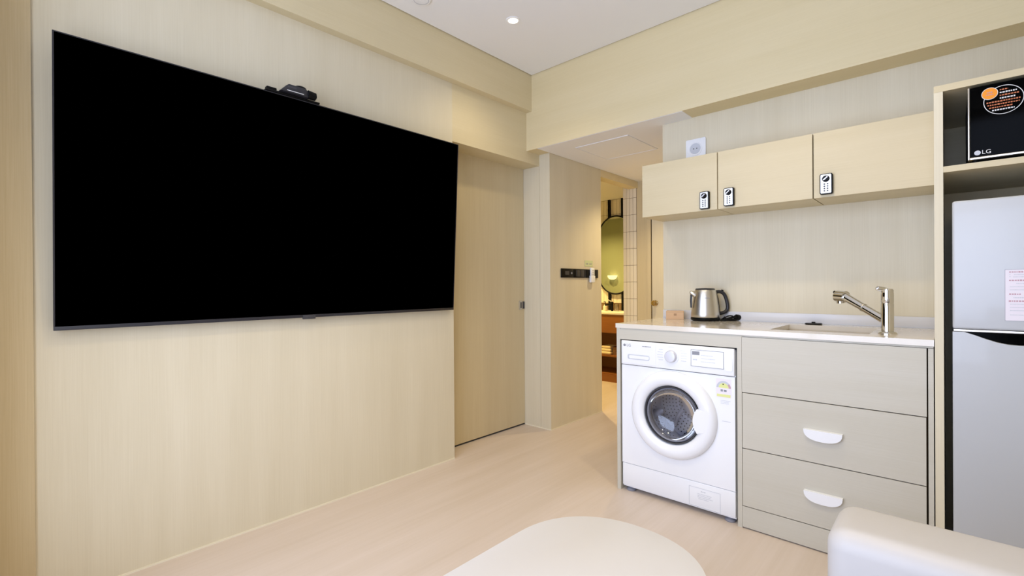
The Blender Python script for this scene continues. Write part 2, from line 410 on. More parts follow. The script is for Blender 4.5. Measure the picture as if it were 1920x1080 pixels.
# ------------------------------------------------------------------ television
Zb, Zt, Xb, Xt = 1.0, 2.0745, 0.04, 0.10; TY0, TY1 = .150, 2.053
tv = thing('television', 'very large black flat television mounted tilted on the left wood wall', 'television', (0.0, (TY0+TY1)/2, Zb))
ax = Vector((Xt-Xb, 0, Zt-Zb)).normalized(); nx = Vector((ax.z, 0, -ax.x)); H_ = math.hypot(Xt-Xb, Zt-Zb)
def tvm(u0, u1, y0, y1, d0, d1, bev=0.0):
    t = bmesh.new(); bmesh.ops.create_cube(t, size=1)
    for v in t.verts:
        a = (u0+u1)/2+v.co.z*(u1-u0); d = (d0+d1)/2+v.co.x*(d1-d0); y = (y0+y1)/2+v.co.y*(y1-y0)
        v.co = Vector((Xb, 0, Zb))+ax*a+nx*d+Vector((0, y, 0))
    if bev: bmesh.ops.bevel(t, geom=t.edges[:], offset=bev, segments=2, profile=0.5, affect='EDGES')
    m = MB(); m.add(t); return m
place('back_housing', tvm(.004, H_-.004, TY0+.003, TY1-.003, -.026, -.008), 'black', tv)
place('screen', tvm(.015, H_-.004, TY0+.005, TY1-.005, -.008, -.0005), 'screen', tv)
place('bottom_bezel', tvm(0, .0148, TY0, TY1, -.01, .001, .001), 'bezel', tv)
place('top_bezel', tvm(H_-.0038, H_, TY0, TY1, -.01, .001), 'bezel', tv)
place('side_bezel', tvm(.0148, H_-.0038, TY0, TY0+.0045, -.01, .001), 'bezel', tv)
place('side_bezel', tvm(.0148, H_-.0038, TY1-.0045, TY1, -.01, .001), 'bezel', tv)
lg = place('logo_tab', tvm(-.008, .0135, 1.06, 1.125, -.008, .0025, .002), 'dgrey', tv)
place('wall_bracket', B(0.0005, .05, .85, 1.35, 1.35, 1.75), 'black', tv)
# webcam
wc = thing('conference_camera', 'black camera unit with round top and side lens on the top edge of the television', 'camera', (.095, 1.0, Zt))
zc0 = Zt+.001
place('mounting_bar', B(.072, .108, .868, 1.125, zc0, zc0+.010, bev=.003), 'black', wc)
place('cable_clip', B(.078, .104, .872, .918, zc0+.010, zc0+.022, bev=.004), 'black', wc)
poly = [(.925, zc0+.010), (.952, zc0+.040), (.965, zc0+.050), (1.045, zc0+.050), (1.062, zc0+.034), (1.062, zc0+.010)]
place('camera_body', MB().prism(poly, 'YZ', .060, .128, bev=.003), 'bezel', wc)
place('top_dial', MB().lathe([(.030, 0), (.030, .006), (.024, .011), (0, .012)], (.094, 1.03, zc0+.050), 'Z', 28), 'black', wc)
t_ = MB().rod((.118, 1.058, zc0+.028), (.118, 1.095, zc0+.026), .021, .019, 24); place('lens_barrel', t_, 'black', wc)
place('lens_glass', MB().rod((.118, 1.095, zc0+.026), (.118, 1.099, zc0+.026), .014, .012, 24), 'bglass', wc)
place('light_strip', B(.128, .1287, .955, 1.035, zc0+.017, zc0+.020), 'wprint', wc)
place('front_print', B(.128, .1285, .958, 1.000, zc0+.033, zc0+.041), 'dgrey', wc)

# ------------------------------------------------------------------ ceiling lamp and cover plate
def downlight(x, y, z, label):
    t = thing('downlight', label, 'ceiling light', (x, y, z-.004), 'round ceiling downlights')
    m = MB(); m.lathe([(.030, 0), (.042, 0), (.044, .003), (.044, .0039), (.030, .0039)], (x, y, z-.004), 'Z', 32, cap=False)
    place('trim_ring', m, 'ceil', t)
    place('bulb', MB().lathe([(0, -.004), (.018, -.002), (.0295, .0025), (.0295, .0039), (0, .0039)], (x, y, z-.004), 'Z', 28), 'lamp', t)
downlight(.472, 2.179, ZC, 'small round glowing downlight in the white ceiling near the corner')
cp = thing('ceiling_cover_plate', 'flat white round cover plate on the ceiling at the top edge', 'ceiling fixture', (.238, 1.66, ZC-.008))
place('plate', MB().lathe([(0, 0), (.052, 0), (.058, .004), (.058, .0079), (0, .0079)], (.238, 1.66, ZC-.008), 'Z', 36), 'ceil', cp)
place('rim_shadow_ring', MB().lathe([(.040, -.0008), (.043, -.0008), (.043, .0), (.040, .0)], (.238, 1.66, ZC-.008), 'Z', 36, cap=False), 'lgrey', cp)

# ------------------------------------------------------------------ kitchen base cabinet
Z1 = .9135; XL, XR = 1.053, 2.402
kb = thing('base_cabinet', 'pale wood base cabinet with two drawers under the sink and a washing machine bay', 'cabinet', ((XL+XR)/2, 2.7, 0))
place('side_panel', B(XL, 1.0745, YK, YW-.002, 0, Z1), 'base', kb)
place('apron', B(1.0745, 1.700, YK, YK+.02, .850, .906), 'base', kb)
place('top_rail', B(1.0745, XR, YK+.003, YK+.02, .906, Z1), 'base', kb)
place('divider_panel', B(1.700, 1.7205, YK, YW-.002, 0, .906), 'base', kb)
place('sink_panel', B(1.7215, 2.382, YK, YK+.018, .6440, .9045), 'base', kb)
place('end_panel', B(2.3865, XR, YK+.001, YW-.002, 0, .9045), 'base', kb)
place('plinth', B(1.7215, 2.385, YK, YK+.018, .006, .1035), 'base', kb)
place('carcass_back', B(1.7215, 2.385, YK+.03, YK+.036, .02, .9), 'gap', kb)
for z0, z1, hz in ((.3800, .6400, .524), (.1070, .3760, .257)):
    dr = place('drawer', B(1.7225, 2.3805, YK, YK+.018, z0, z1, bev=.0006, seg=1), 'base', kb)
    hxc, hw, hh = 2.047, .0705, .046
    pts = [(hxc-hw, hz+.0), (hxc+hw, hz+.0)]
    n = 14
    arc = [(hxc+hw*math.cos(a)**0.8 if math.cos(a) > 0 else hxc-hw*abs(math.cos(a))**0.8, hz-.004-(hh-.004)*math.sin(a)**0.9) for a in [PI*k/n for k in range(n+1)]]
    place('handle', MB().prism(pts+arc[::1], 'XZ', YK-.016, YK, bev=.0012) if False else MB().prism([(hxc-hw, hz)]+[(hxc+hw, hz)]+arc, 'XZ', YK-.018, YK), 'white', dr)

# worktop with cut-out for the sink
SX0, SX1, SY0, SY1 = 1.815, 2.195, 2.505, 2.885
wt = thing('worktop', 'glossy off-white worktop with a low upstand along the wall', 'worktop', ((XL+XR)/2, 2.7, Z1))
x0, x1, y0, y1 = XC-.001, 2.4035, YK-.0035, YW-.001
t = bmesh.new()
def quad4(a, b, c, d, z): return [t.verts.new((x, y, z)) for x, y in ((a, c), (b, c), (b, d), (a, d))]
ot, ob = quad4(x0, x1, y0, y1, .9379), quad4(x0, x1, y0, y1, Z1+.0003); it, ib = quad4(SX0, SX1, SY0, SY1, .9379), quad4(SX0, SX1, SY0, SY1, Z1+.0003)
for k in range(4):
    j_ = (k+1) % 4
    for A_, B_ in ((ot, it), (ob, ib), (ot, ob), (it, ib)): t.faces.new((A_[k], A_[j_], B_[j_], B_[k]))
m = MB(); m.add(t)
place('slab', m, 'counter', wt)
place('upstand', B(XC+.002, 2.4035, YW-.014, YW-.001, .9381, .992, bev=.002), 'splash', wt)
place('seal_strip', B(XC+.002, 2.4035, YW-.018, YW-.014, .9381, .9415), 'lgrey', wt)
# sink basin
sk = thing('sink', 'square undermounted steel sink bowl sunk in the worktop', 'sink', ((SX0+SX1)/2, (SY0+SY1)/2, .75))
m = MB(); t = .003
m.box(SX0-t, SX0, SY0, SY1, .76, .9132); m.box(SX1, SX1+t, SY0, SY1, .76, .9132); m.box(SX0-t, SX1+t, SY0-t, SY0, .76, .9132); m.box(SX0-t, SX1+t, SY1, SY1+t, .76, .9132)
m.box(SX0-t, SX1+t, SY0-t, SY1+t, .752, .76)
place('bowl', m, 'sinkm', sk)
place('drain', MB().lathe([(.045, 0), (.05, .003), (.03, .004), (0, .002)], (2.005, 2.7, .76), 'Z', 28), 'chrome', sk)
# tap
F0 = Vector((2.252, 2.572, .9379))
ta = thing('kitchen_tap', 'chrome kitchen tap with long angled spout beside the sink', 'tap', F0)
place('base_flange', MB().lathe([(.034, 0), (.034, .004), (.029, .010), (.023, .012)], F0, 'Z', 36), 'chrome', ta)
place('body', MB().lathe([(.0225, .010), (.0225, .128), (.0215, .130), (.0215, .132), (.0225, .134), (.0225, .172), (.021, .178)], F0, 'Z', 36), 'chrome', ta)
lv = MB(); lv.lathe([(.0215, .176), (.022, .186), (.018, .192), (0, .194)], F0, 'Z', 32)
place('lever_cap', lv, 'chrome', ta)
place('lever', MB().tube([F0+Vector((-.0, 0, .184)), F0+Vector((-.016, -.010, .190)), F0+Vector((-.031, -.020, .194)), F0+Vector((-.037, -.024, .191))], [.011, .011, .010, .005], 12), 'chrome', ta)
s0 = F0+Vector((-.008, .004, .058)); s1 = Vector((2.092, 2.672, 1.091)); md = s0.lerp(s1, .52)
place('spout_lower', MB().rod(s0, md, .0175, .0165, 24), 'chrome', ta)
place('spout_joint', MB().rod(s0.lerp(s1, .515), s0.lerp(s1, .535), .0185, .0185, 24), 'steel', ta)
place('spout_upper', MB().rod(md, s1, .0165, .0195, 24), 'chrome', ta)
dv = (s1-s0).normalized(); hd = Vector((dv.x, dv.y, dv.z*.15)).normalized()
hm = MB(); c0 = s1+hd*(-.002)+Vector((0, 0, .001))
hm.rod(c0, c0+hd*.044, .0265, .0265, 28)
place('spray_head', hm, 'chrome', ta)
place('spray_outlet', MB().rod(c0+hd*.026+Vector((0, 0, -.033)), c0+hd*.032+Vector((0, 0, .019)), .0165, .015, 24), 'chrome', ta)
place('spray_button', MB().rod(c0+hd*.044+Vector((0, 0, .014)), c0+hd*.060+Vector((0, 0, .018)), .009, .006, 16), 'black', ta)
# stopper
st = thing('sink_stopper', 'black round sink stopper lying against the upstand', 'stopper', (1.915, 2.945, .9381))
place('disc', MB().lathe([(.036, 0), (.041, .003), (.038, .007), (0, .009)], (1.915, 2.945, .9381), 'Z', 32), 'black', st)
place('grip', MB().lathe([(.009, .008), (.009, .014), (0, .015)], (1.915, 2.945, .9381), 'Z', 20), 'black', st)

# ------------------------------------------------------------------ kettle, box, cord
KC = Vector((1.364, 2.899, .9381))
ke = thing('electric_kettle', 'brushed steel electric kettle with black handle on the worktop', 'kettle', KC)
place('power_base', MB().lathe([(.066, 0), (.080, .004), (.083, .012), (.081, .019), (.074, .021)], KC, 'Z', 44), 'black', ke)
place('kettle_body', MB().lathe([(.079, .021), (.0805, .024), (.080, .04), (.075, .09), (.068, .140), (.063, .172), (.058, .184), (.053, .187)], KC, 'Z', 56), 'steel', ke)
place('lid', MB().lathe([(.055, .1865), (.056, .190), (.05, .194), (.0, .196)], KC, 'Z', 44), 'bezel', ke)
hd_ = Vector((.74, .67, 0)).normalized()     # handle points right, square to the line of sight
def kp(a, z): return KC + hd_*a + Vector((0, 0, z))
place('spout', MB().tube([kp(-.052, .150), kp(-.068, .160), kp(-.086, .171), kp(-.090, .174)], [.020, .017, .010, .006], 14), 'steel', ke)
place('level_window', MB().tube([kp(-.083, .158), kp(-.085, .12), kp(-.084, .078)], [.006, .0065, .005], 8), 'bezel', ke)
hpts = [kp(.058, .168), kp(.075, .174), kp(.100, .172), kp(.118, .155), kp(.130, .120), kp(.136, .085), kp(.133, .062), kp(.118, .050), kp(.098, .044), kp(.079, .042)]
def smooth_pts(p, n=2):
    for _ in range(n):
        q = [p[0]]
        for a, b in zip(p, p[1:]): q += [a.lerp(b, .25), a.lerp(b, .75)]
        q.append(p[-1]); p = q
    return p
hp2 = smooth_pts(hpts); place('handle', MB().tube(hp2, .0105, 12), 'bezel', ke)
place('handle_strap', MB().tube([kp(.060, .172), kp(.072, .13), kp(.076, .09), kp(.083, .045)], [.008, .0085, .0085, .008], 10), 'bezel', ke)
place('thumb_button', MB().tube([kp(.098, .180), kp(.108, .178)], .006, 10), 'black', ke)
fq = Vector((CAM.x-KC.x, CAM.y-KC.y, 0)).normalized()
# small printed name on the body, too small to read: fine strokes
pm = MB()
for i in range(6):
    a = (i-2.5)*.0055
    q = KC+Vector((fq.y, -fq.x, 0))*(-1)*(a)+Vector((0, 0, .135))
    rr = math.sqrt(max(0, .0690**2-a*a)); q = KC+Vector((-fq.y, fq.x, 0))*(a+.012)+fq*math.sqrt(.0693**2-(a+.012)**2)+Vector((0, 0, .137))
    pm.box(q.x-.0014, q.x+.0014, q.y-.0008, q.y+.0008, q.z-.002, q.z+.002)
place('printed_mark', pm, 'grey', ke)
# tissue / tea box
bx = thing('kraft_box', 'small kraft cardboard box with a printed mark left of the kettle', 'box', (1.155, 2.98, .9381))
ang = math.radians(22); c, s = math.cos(ang), math.sin(ang)
def rotbox(cx, cy, w, d, z0, z1, bev=0):
    t = bmesh.new(); bmesh.ops.create_cube(t, size=1)
    for v in t.verts: v.co = Vector((v.co.x*w, v.co.y*d, (z0+z1)/2+v.co.z*(z1-z0)))
    if bev: bmesh.ops.bevel(t, geom=t.edges[:], offset=bev, segments=1, affect='EDGES')
    m = MB(); m.add(t, Matrix.Translation((cx, cy, 0)) @ Matrix.Rotation(ang, 4, 'Z')); return m
place('carton', rotbox(1.165, 2.925, .105, .075, .9381, .9901, .001), 'card', bx)
place('lid_seam', rotbox(1.165, 2.925, .1056, .0756, .9835, .9842), 'cardd', bx)
pm = MB()
for i in range(3):
    for j in range(3):
        t = bmesh.new(); bmesh.ops.create_cube(t, size=1)
        for v in t.verts: v.co = Vector((.002+(i-1)*.0055+v.co.x*.004, -.0378+v.co.y*.0004, .968+(j-1)*.0045+v.co.z*.003))
        pm.add(t, Matrix.Translation((1.165, 2.925, 0)) @ Matrix.Rotation(ang, 4, 'Z'))
pm2 = bmesh.new()
place('printed_mark', pm, 'cardd', bx)
# coiled power cord of the kettle
cd = thing('power_cord', 'bundled black power cord with plug right of the kettle', 'cord', (1.47, 2.93, .9381))
r_ = .0036; zc_ = .9381+r_
def loop(cx, cy, a, b, th, z, ph=0):
    out = []
    for k in range(26):
        t = 2*PI*k/25*.93+ph; x = a*math.cos(t); y = b*math.sin(t)
        out.append((cx+x*math.cos(th)-y*math.sin(th), cy+x*math.sin(th)+y*math.cos(th), z+.012*(1+math.cos(t))/2*(1 if z > zc_+.003 else .3)))
    return out
th0 = math.atan2(.67, .74)
m = MB()
e1 = Vector((.74, .67, 0)); e2 = Vector((-.67, .74, 0)); cc = Vector((1.482, 2.948, zc_))
def cpt(a, b, z): return cc + e1*a + e2*b + Vector((0, 0, z))
def cloop(a0, a1, w, h, ph, tw):
    out = []
    for k in range(30):
        t = 2*PI*k/29*.96+ph; f = (1-math.cos(t))/2
        out.append(cpt(a0+(a1-a0)*f, w*math.sin(t)*.8, h*f*(.5+.5*math.sin(t+tw))+.001))
    return out
m.tube(cloop(-.045, .035, .020, .040, 0, .3), r_, 8); m.tube(cloop(-.040, .045, .026, .024, .3, 1.4), r_, 8); m.tube(cloop(-.030, .050, .014, .034, 0, 2.2), r_, 8)
m.tube([cpt(-.095, -.028, 0), cpt(-.07, -.02, .0005), cpt(-.04, -.008, .006), cpt(0, .0, .014), cpt(.03, .01, .02), cpt(.05, .012, .02)], r_, 8)
m.tube([cpt(-.060, -.030, 0), cpt(-.02, -.026, 0), cpt(.03, -.022, 0), cpt(.055, -.004, .006)], r_, 8)
place('cable', m, 'black', cd)
place('cable_tie', MB().tube([cpt(-.022, .012*math.cos(a), .010+.011*math.sin(a)) for a in [2*PI*k/16 for k in range(16)]], .003, 8, True), 'black', cd)
place('plug', MB().rod(cpt(.046, .004, .020), cpt(.066, .012, .016), .015, .017, 20).rod(cpt(.066, .012, .016), cpt(.078, .016, .012), .017, .010, 20).rod(cpt(.034, .0, .022), cpt(.046, .004, .020), .005, .010, 14), 'black', cd)

# ------------------------------------------------------------------ washing machine
wx0, wx1, WY = 1.0825, 1.6885, 2.402
wm = thing('washing_machine', 'white front-loading washing machine built in under the worktop', 'washing machine', (1.385, 2.65, 0))
bm_ = MB()
bm_.box(wx0, wx0+.012, WY+.012, 2.93, .022, .838); bm_.box(wx1-.012, wx1, WY+.012, 2.93, .022, .838)
bm_.box(wx0+.012, wx1-.012, WY+.012, 2.93, .826, .838); bm_.box(wx0+.012, wx1-.012, WY+.012, 2.93, .022, .034); bm_.box(wx0+.012, wx1-.012, 2.918, 2.93, .034, .826)
place('cabinet_body', bm_, 'white', wm)
dc = (1.378, .4755)
def ringplate(x0, x1, z0, z1, cx, cz, r, ya, yb, n=64):
    t = bmesh.new(); corners = [math.atan2(b-cz, a-cx) % (2*PI) for a, b in ((x0, z0), (x1, z0), (x1, z1), (x0, z1))]
    angs = sorted([2*PI*k/n for k in range(n)]+corners); n = len(angs); out = []; inn = []
    for a in angs:
        dx, dz = math.cos(a), math.sin(a)
        sx = ((x1-cx) if dx > 0 else (x0-cx))/dx if abs(dx) > 1e-9 else 1e9; sz = ((z1-cz) if dz > 0 else (z0-cz))/dz if abs(dz) > 1e-9 else 1e9
        s_ = min(sx, sz); out.append((cx+dx*s_, cz+dz*s_)); inn.append((cx+dx*r, cz+dz*r))
    vo = [[t.verts.new((a, y, b)) for a, b in out] for y in (ya, yb)]; vi = [[t.verts.new((a, y, b)) for a, b in inn] for y in (ya, yb)]
    for k in range(n):
        j = (k+1) % n
        t.faces.new((vo[0][k], vo[0][j], vi[0][j], vi[0][k])); t.faces.new((vo[1][k], vi[1][k], vi[1][j], vo[1][j]))
        t.faces.new((vo[0][k], vo[1][k], vo[1][j], vo[0][j])); t.faces.new((vi[0][k], vi[0][j], vi[1][j], vi[1][k]))
    m = MB(); m.add(t); return m
place('front_panel', ringplate(wx0, wx1, .158, .708, dc[0], dc[1], .160, WY, WY+.012), 'white', wm)
place('kick_panel', B(wx0, wx1, WY+.001, WY+.012, .030, .1555, bev=.004), 'white', wm)
cpn = place('control_panel', MB().box(wx0, wx1, WY-.008, WY+.012, .711, .845, bev=.006, seg=3), 'white', wm)
RY = WY
def L(prof, dx=0, dz=0, n=72, cap=False): return MB().lathe(prof, (dc[0]+dx, RY, dc[1]+dz), 'Y', n, cap=cap)
place('door_ring', L([(.229, 0), (.229, .012), (.224, .024), (.210, .034), (.190, .038), (.170, .034), (.156, .024), (.150, .012), (.150, -.002)]), 'white', wm)
place('door_gasket_outer', L([(.1495, .020), (.147, .024), (.143, .022), (.140, .006), (.139, -.012), (.152, -.012)]), 'dgrey', wm)
place('door_gasket_inner', L([(.1395, .010), (.136, .013), (.132, .008), (.131, -.020), (.139, -.034), (.157, -.036)]), 'rubber', wm)
place('drum', L([(.131, -.038), (.150, -.045), (.222, -.060), (.228, -.075), (.228, -.300), (.220, -.318), (.10, -.318), (.085, -.305), (.05, -.296), (0, -.294)]), 'drum', wm)
for j in range(3):
    a = math.radians([200, 320, 80][j]); x_, z_ = dc[0]+.216*math.cos(a), dc[1]+.216*math.sin(a)
    place('drum_lifter', MB().tube([(x_, RY+.075, z_), (x_-.01*math.cos(a), RY+.11, z_-.01*math.sin(a)), (x_-.022*math.cos(a), RY+.18, z_-.022*math.sin(a)), (x_-.01*math.cos(a), RY+.26, z_-.01*math.sin(a)), (x_, RY+.30, z_)], [.012, .022, .026, .022, .012], 14), 'drum', wm)
for j in range(6):
    a0 = 2*PI*j/6+.4; pts = []
    for k in range(10):
        f = k/9; a = a0+f*.5; rr = .045+.15*f; pts.append((dc[0]+rr*math.cos(a), RY+.312, dc[1]+rr*math.sin(a)))
    place('drum_rib', MB().tube(pts, [.004+.009*math.sin(PI*(k+.6)/11) for k in range(10)], 10), 'drum', wm)
hm = MB()
for rr in (.06, .08, .10, .12, .14, .16, .18, .2):
    n = int(2*PI*rr/.020)
    for k in range(n):
        a = 2*PI*k/n+rr*40; cx, cz = dc[0]+rr*math.cos(a), dc[1]+rr*math.sin(a)
        hm.prism(circ(cx, cz, .0038, 6), 'XZ', RY+.300 if rr < .09 else RY+.3165, RY+.3185)
for yy in range(9):
    for k in range(60):
        a = 2*PI*(k+.5*(yy % 2))/60; c3 = Vector((dc[0]+.2265*math.cos(a), RY+.09+.022*yy, dc[1]+.2265*math.sin(a)))
        u_ = Vector((-math.sin(a), 0, math.cos(a)))*.0042; w_ = Vector((0, .0042, 0)); t = bmesh.new()
        t.faces.new([t.verts.new(c3+u_*ca+w_*sa) for ca, sa in ((1, 0), (.5, .87), (-.5, .87), (-1, 0), (-.5, -.87), (.5, -.87))]); hm.add(t)
o = place('drum_holes', hm, 'dgrey', wm); o['kind'] = 'stuff'
place('door_glass', L([(.139, .012), (.130, -.002), (.115, -.022), (.09, -.034), (.05, -.040), (0, -.042)]), 'dglass', wm)
hp = circ(dc[0]+.2195, dc[1]-.004, .1, 40, PI-.66, PI+.66, full=False)
hp += [(dc[0]+.186, dc[1]-.050), (dc[0]+.190, dc[1]), (dc[0]+.186, dc[1]+.047)]
place('door_handle', MB().prism(hp, 'XZ', RY-.037, RY-.012), 'white', wm)
# control panel details
YPn = WY-.008
dr = place('detergent_drawer', B(1.094, 1.290, YPn-.0012, YPn, .722, .836, bev=.0006, seg=1), 'white', wm)
place('drawer_grip', MB().prism(rrect(1.124, 1.254, .744, .771, .009), 'XZ', YPn-.0022, YPn-.0011), 'lgrey', dr)
place('grip_lip', MB().prism(rrect(1.134, 1.252, .748, .766, .007), 'XZ', YPn-.0042, YPn-.0021), 'white', dr)
RX = Matrix.Rotation(PI/2, 4, 'X')
def ftext(txt, size, x, z, y): return MB().text(txt, size, Matrix.Translation((x, y, z)) @ RX)
lm = MB(); lm.prism(circ(1.105, .8195, .0075, 20), 'XZ', YPn-.0018, YPn-.0011); place('emblem_disc', lm, 'grey', wm)
place('brand_lettering', ftext('LG', .022, 1.131, .8195, YPn-.0016), 'grey', wm)
# illegible fine print kept as small strokes
def strokes(x0, x1, z, h, y, seed, t=.0004, plane='XZ'):
    rr = random.Random(seed); m = MB(); x = x0
    while x < x1:
        w_ = rr.uniform(.6, 1.2)*h; hh = h*rr.uniform(.7, 1.0)
        if plane == 'XZ': m.box(x, min(x+w_, x1), y-t, y, z-hh/2, z+hh/2)
        else: m.box(y, y+t, x, min(x+w_, x1), z-hh/2, z+hh/2)
        x += w_+h*.35
    return m
def para(rows, y, seed, t=.0004, plane='XZ'):
    m = MB()
    for i, (x0, x1, z, h) in enumerate(rows):
        s_ = strokes(x0, x1, z, h, y, seed+i, t, plane); me = bpy.data.meshes.new('q'); s_.bm.to_mesh(me); s_.bm.free(); m.bm.from_mesh(me); bpy.data.meshes.remove(me)
    return m
place('model_print', para([(1.212, 1.262, .8195, .0055)], YPn-.0012, 4), 'grey', wm)
kn = place('dial', MB().lathe([(.040, 0), (.040, .002), (.0345, .004), (.032, .004)], (1.3765, YPn, .781), 'Y', 40, cap=False), 'whitem', wm)
place('dial_knob', MB().lathe([(.032, .003), (.030, .018), (.027, .021), (0, .022)], (1.3765, YPn, .781), 'Y', 40), 'drum', kn)
place('program_print', para([(1.308, 1.33, .812, .003), (1.300, 1.33, .798, .003), (1.298, 1.33, .784, .003), (1.300, 1.33, .770, .003), (1.306, 1.33, .757, .003),
     (1.425, 1.45, .814, .003), (1.428, 1.458, .801, .003), (1.428, 1.460, .788, .003), (1.428, 1.458, .775, .003), (1.428, 1.455, .762, .003), (1.36, 1.392, .829, .0025)], YPn-.0002, 20), 'lgrey', wm)
ds = place('display_window', MB().prism(rrect(1.480, 1.640, .742, .826, .004), 'XZ', YPn-.0016, YPn), 'whitem', wm)
place('display_border', MB().frame(1.4795, 1.6405, .7415, .8265, .0022, YPn-.0022, YPn-.0016), 'grey', ds)
place('display_digits', B(1.486, 1.523, YPn-.0021, YPn-.0016, .800, .818), 'grey', ds)
place('display_print', para([(1.49, 1.51, .776, .006), (1.53, 1.59, .80, .003), (1.53, 1.60, .784, .003), (1.53, 1.60, .768, .003)], YPn-.0016, 50), 'lgrey', ds)
place('start_button', MB().prism(rrect(1.650, 1.680, .735, .80, .006), 'XZ', YPn-.003, YPn), 'whitem', wm)
# energy sticker
es = place('energy_label', MB().prism(rrect(1.600, 1.672, .602, .694, .004), 'XZ', WY-.0006, WY), 'label', wm)
place('label_arc', MB().prism(circ(1.636, .650, .034, 24, 0, PI, False)+circ(1.636, .650, .024, 24, PI, 0, False), 'XZ', WY-.001, WY-.0006), 'lgrey', es)
place('label_arc_fill', MB().prism(circ(1.636, .650, .0235, 24, 0, PI, False), 'XZ', WY-.001, WY-.0006), 'green', es)
place('label_arc_red', MB().prism(circ(1.636, .650, .034, 10, 0, .7, False)+circ(1.636, .650, .024, 10, .7, 0, False), 'XZ', WY-.0013, WY-.001), 'red', es)
place('label_needle', MB().prism(circ(1.634, .668, .003, 10), 'XZ', WY-.0014, WY-.001), 'black', es)
place('label_bar', B(1.604, 1.668, WY-.001, WY-.0006, .606, .619), 'green', es)
place('label_digit', para([(1.622, 1.650, .637, .012)], WY-.0006, 61), 'grey', es)
place('note_print', para([(1.622, 1.668, .588, .003), (1.622, 1.66, .581, .003), (1.622, 1.66, .574, .003)], WY-.0001, 62), 'lgrey', wm)
place('side_print', para([(1.628, 1.668, .488, .004)], WY-.0001, 65), 'lgrey', wm)
ht = place('service_hatch', MB().frame(1.462, 1.618, .032, .128, .0012, WY-.0002, WY+.0012), 'lgrey', wm)
place('hatch_print', para([(1.522, 1.545, .112, .006), (1.505, 1.575, .098, .0035), (1.505, 1.57, .090, .0035), (1.505, 1.58, .082, .0035), (1.51, 1.56, .074, .0035)], WY+.001, 70), 'lgrey', wm)
for xx in (1.122, 1.655):
    place('foot', MB().lathe([(.024, 0), (.026, .006), (.02, .012), (.012, .014), (.012, .03)], (xx, WY+.03, 0), 'Z', 24), 'rubber', wm)
for xx in (1.122, 1.655):
    place('foot', MB().lathe([(.024, 0), (.026, .006), (.02, .012), (.012, .014), (.012, .03)], (xx, 2.87, 0), 'Z', 16), 'rubber', wm)

# ------------------------------------------------------------------ upper cabinets and keypad locks
YU, U0, U1 = 2.727, 1.5725, 1.890
sp = [(1.0455, 1.4985, 'left'), (1.5010, 1.9540, 'mid'), (1.9570, 2.4035, 'right')]
lab = ['pale wood wall cabinet at the left end, above the kettle', 'pale wood wall cabinet in the middle of the three', 'pale wood wall cabinet at the right end, against the tall fridge unit']
for (a, b, w_), lb in zip(sp, lab):
    uc = thing('wall_cabinet', lb, 'cabinet', ((a+b)/2, 2.87, U0), 'wall cabinets above the counter')
    place('carcass', B(a+.001, b-.001, YU+.019, YW-.001, U0+.0005, U1-.0005), 'cab', uc)
    place('door', B(a+.001, b-.001, YU, YU+.018, U0, U1, bev=.0007, seg=1), 'cab', uc)
locks = [(1.4330, 1.6285, 'small keypad lock on the left wall cabinet door'), (1.5645, 1.6305, 'small keypad lock on the middle wall cabinet door'), (2.0125, 1.6335, 'small keypad lock on the right wall cabinet door')]
for i, (lx, lz, lb) in enumerate(locks):
    hw, hh = .0265, .049
    lk = thing('keypad_lock', lb, 'lock', (lx, YU, lz-hh), 'keypad locks on the wall cabinets')
    place('housing', MB().prism(rrect(lx-hw, lx+hw, lz-hh, lz+hh, .007), 'XZ', YU-.020, YU-.0002, bev=.002), 'black', lk)
    place('face_plate', MB().prism(rrect(lx-hw+.0045, lx+hw-.0055, lz-hh+.004, lz+hh-.004, .004), 'XZ', YU-.0215, YU-.0199), 'steel', lk)
    kb_ = place('turn_knob', MB().lathe([(.0155, 0), (.0155, .003), (.0125, .009), (0, .0095)], (lx-.0005, YU-.0215, lz+.024), 'Y', 28), 'black', lk)
    place('knob_grip', MB().prism([(lx-.011, lz+.018), (lx-.007, lz+.0145), (lx+.010, lz+.0300), (lx+.006, lz+.0335)], 'XZ', YU-.0365, YU-.030), 'drum', kb_)
    for r in range(4):
        for c_ in range(2):
            place('key', MB().prism(circ(lx-.0065+c_*.013, lz-.001-r*.0108, .0036, 12), 'XZ', YU-.0232, YU-.0214), 'dgrey', lk)
# wall socket over the cabinets
ws = thing('wall_socket', 'square white wall socket with round recess above the left wall cabinet', 'socket', (1.272, YW, 1.96))
place('cover_plate', MB().prism(rrect(1.209, 1.335, 1.948, 2.074, .008), 'XZ', YW-.012, YW-.0003, bev=.003), 'whitem', ws)
place('socket_rim', MB().lathe([(.044, .012), (.044, .015), (.040, .015), (.036, .0125), (.034, .0125)], (1.270, YW, 2.012), 'Y', 36, cap=False), 'whitem', ws)
place('socket_recess', MB().lathe([(.036, .0122), (.0, .0124)], (1.270, YW, 2.012), 'Y', 36, cap=False), 'lgrey', ws)
for sx in (-.010, .010): place('socket_hole', MB().lathe([(.0035, .0124), (.0035, .0132), (0, .0133)], (1.270+sx, YW, 2.012), 'Y', 12), 'dgrey', ws)

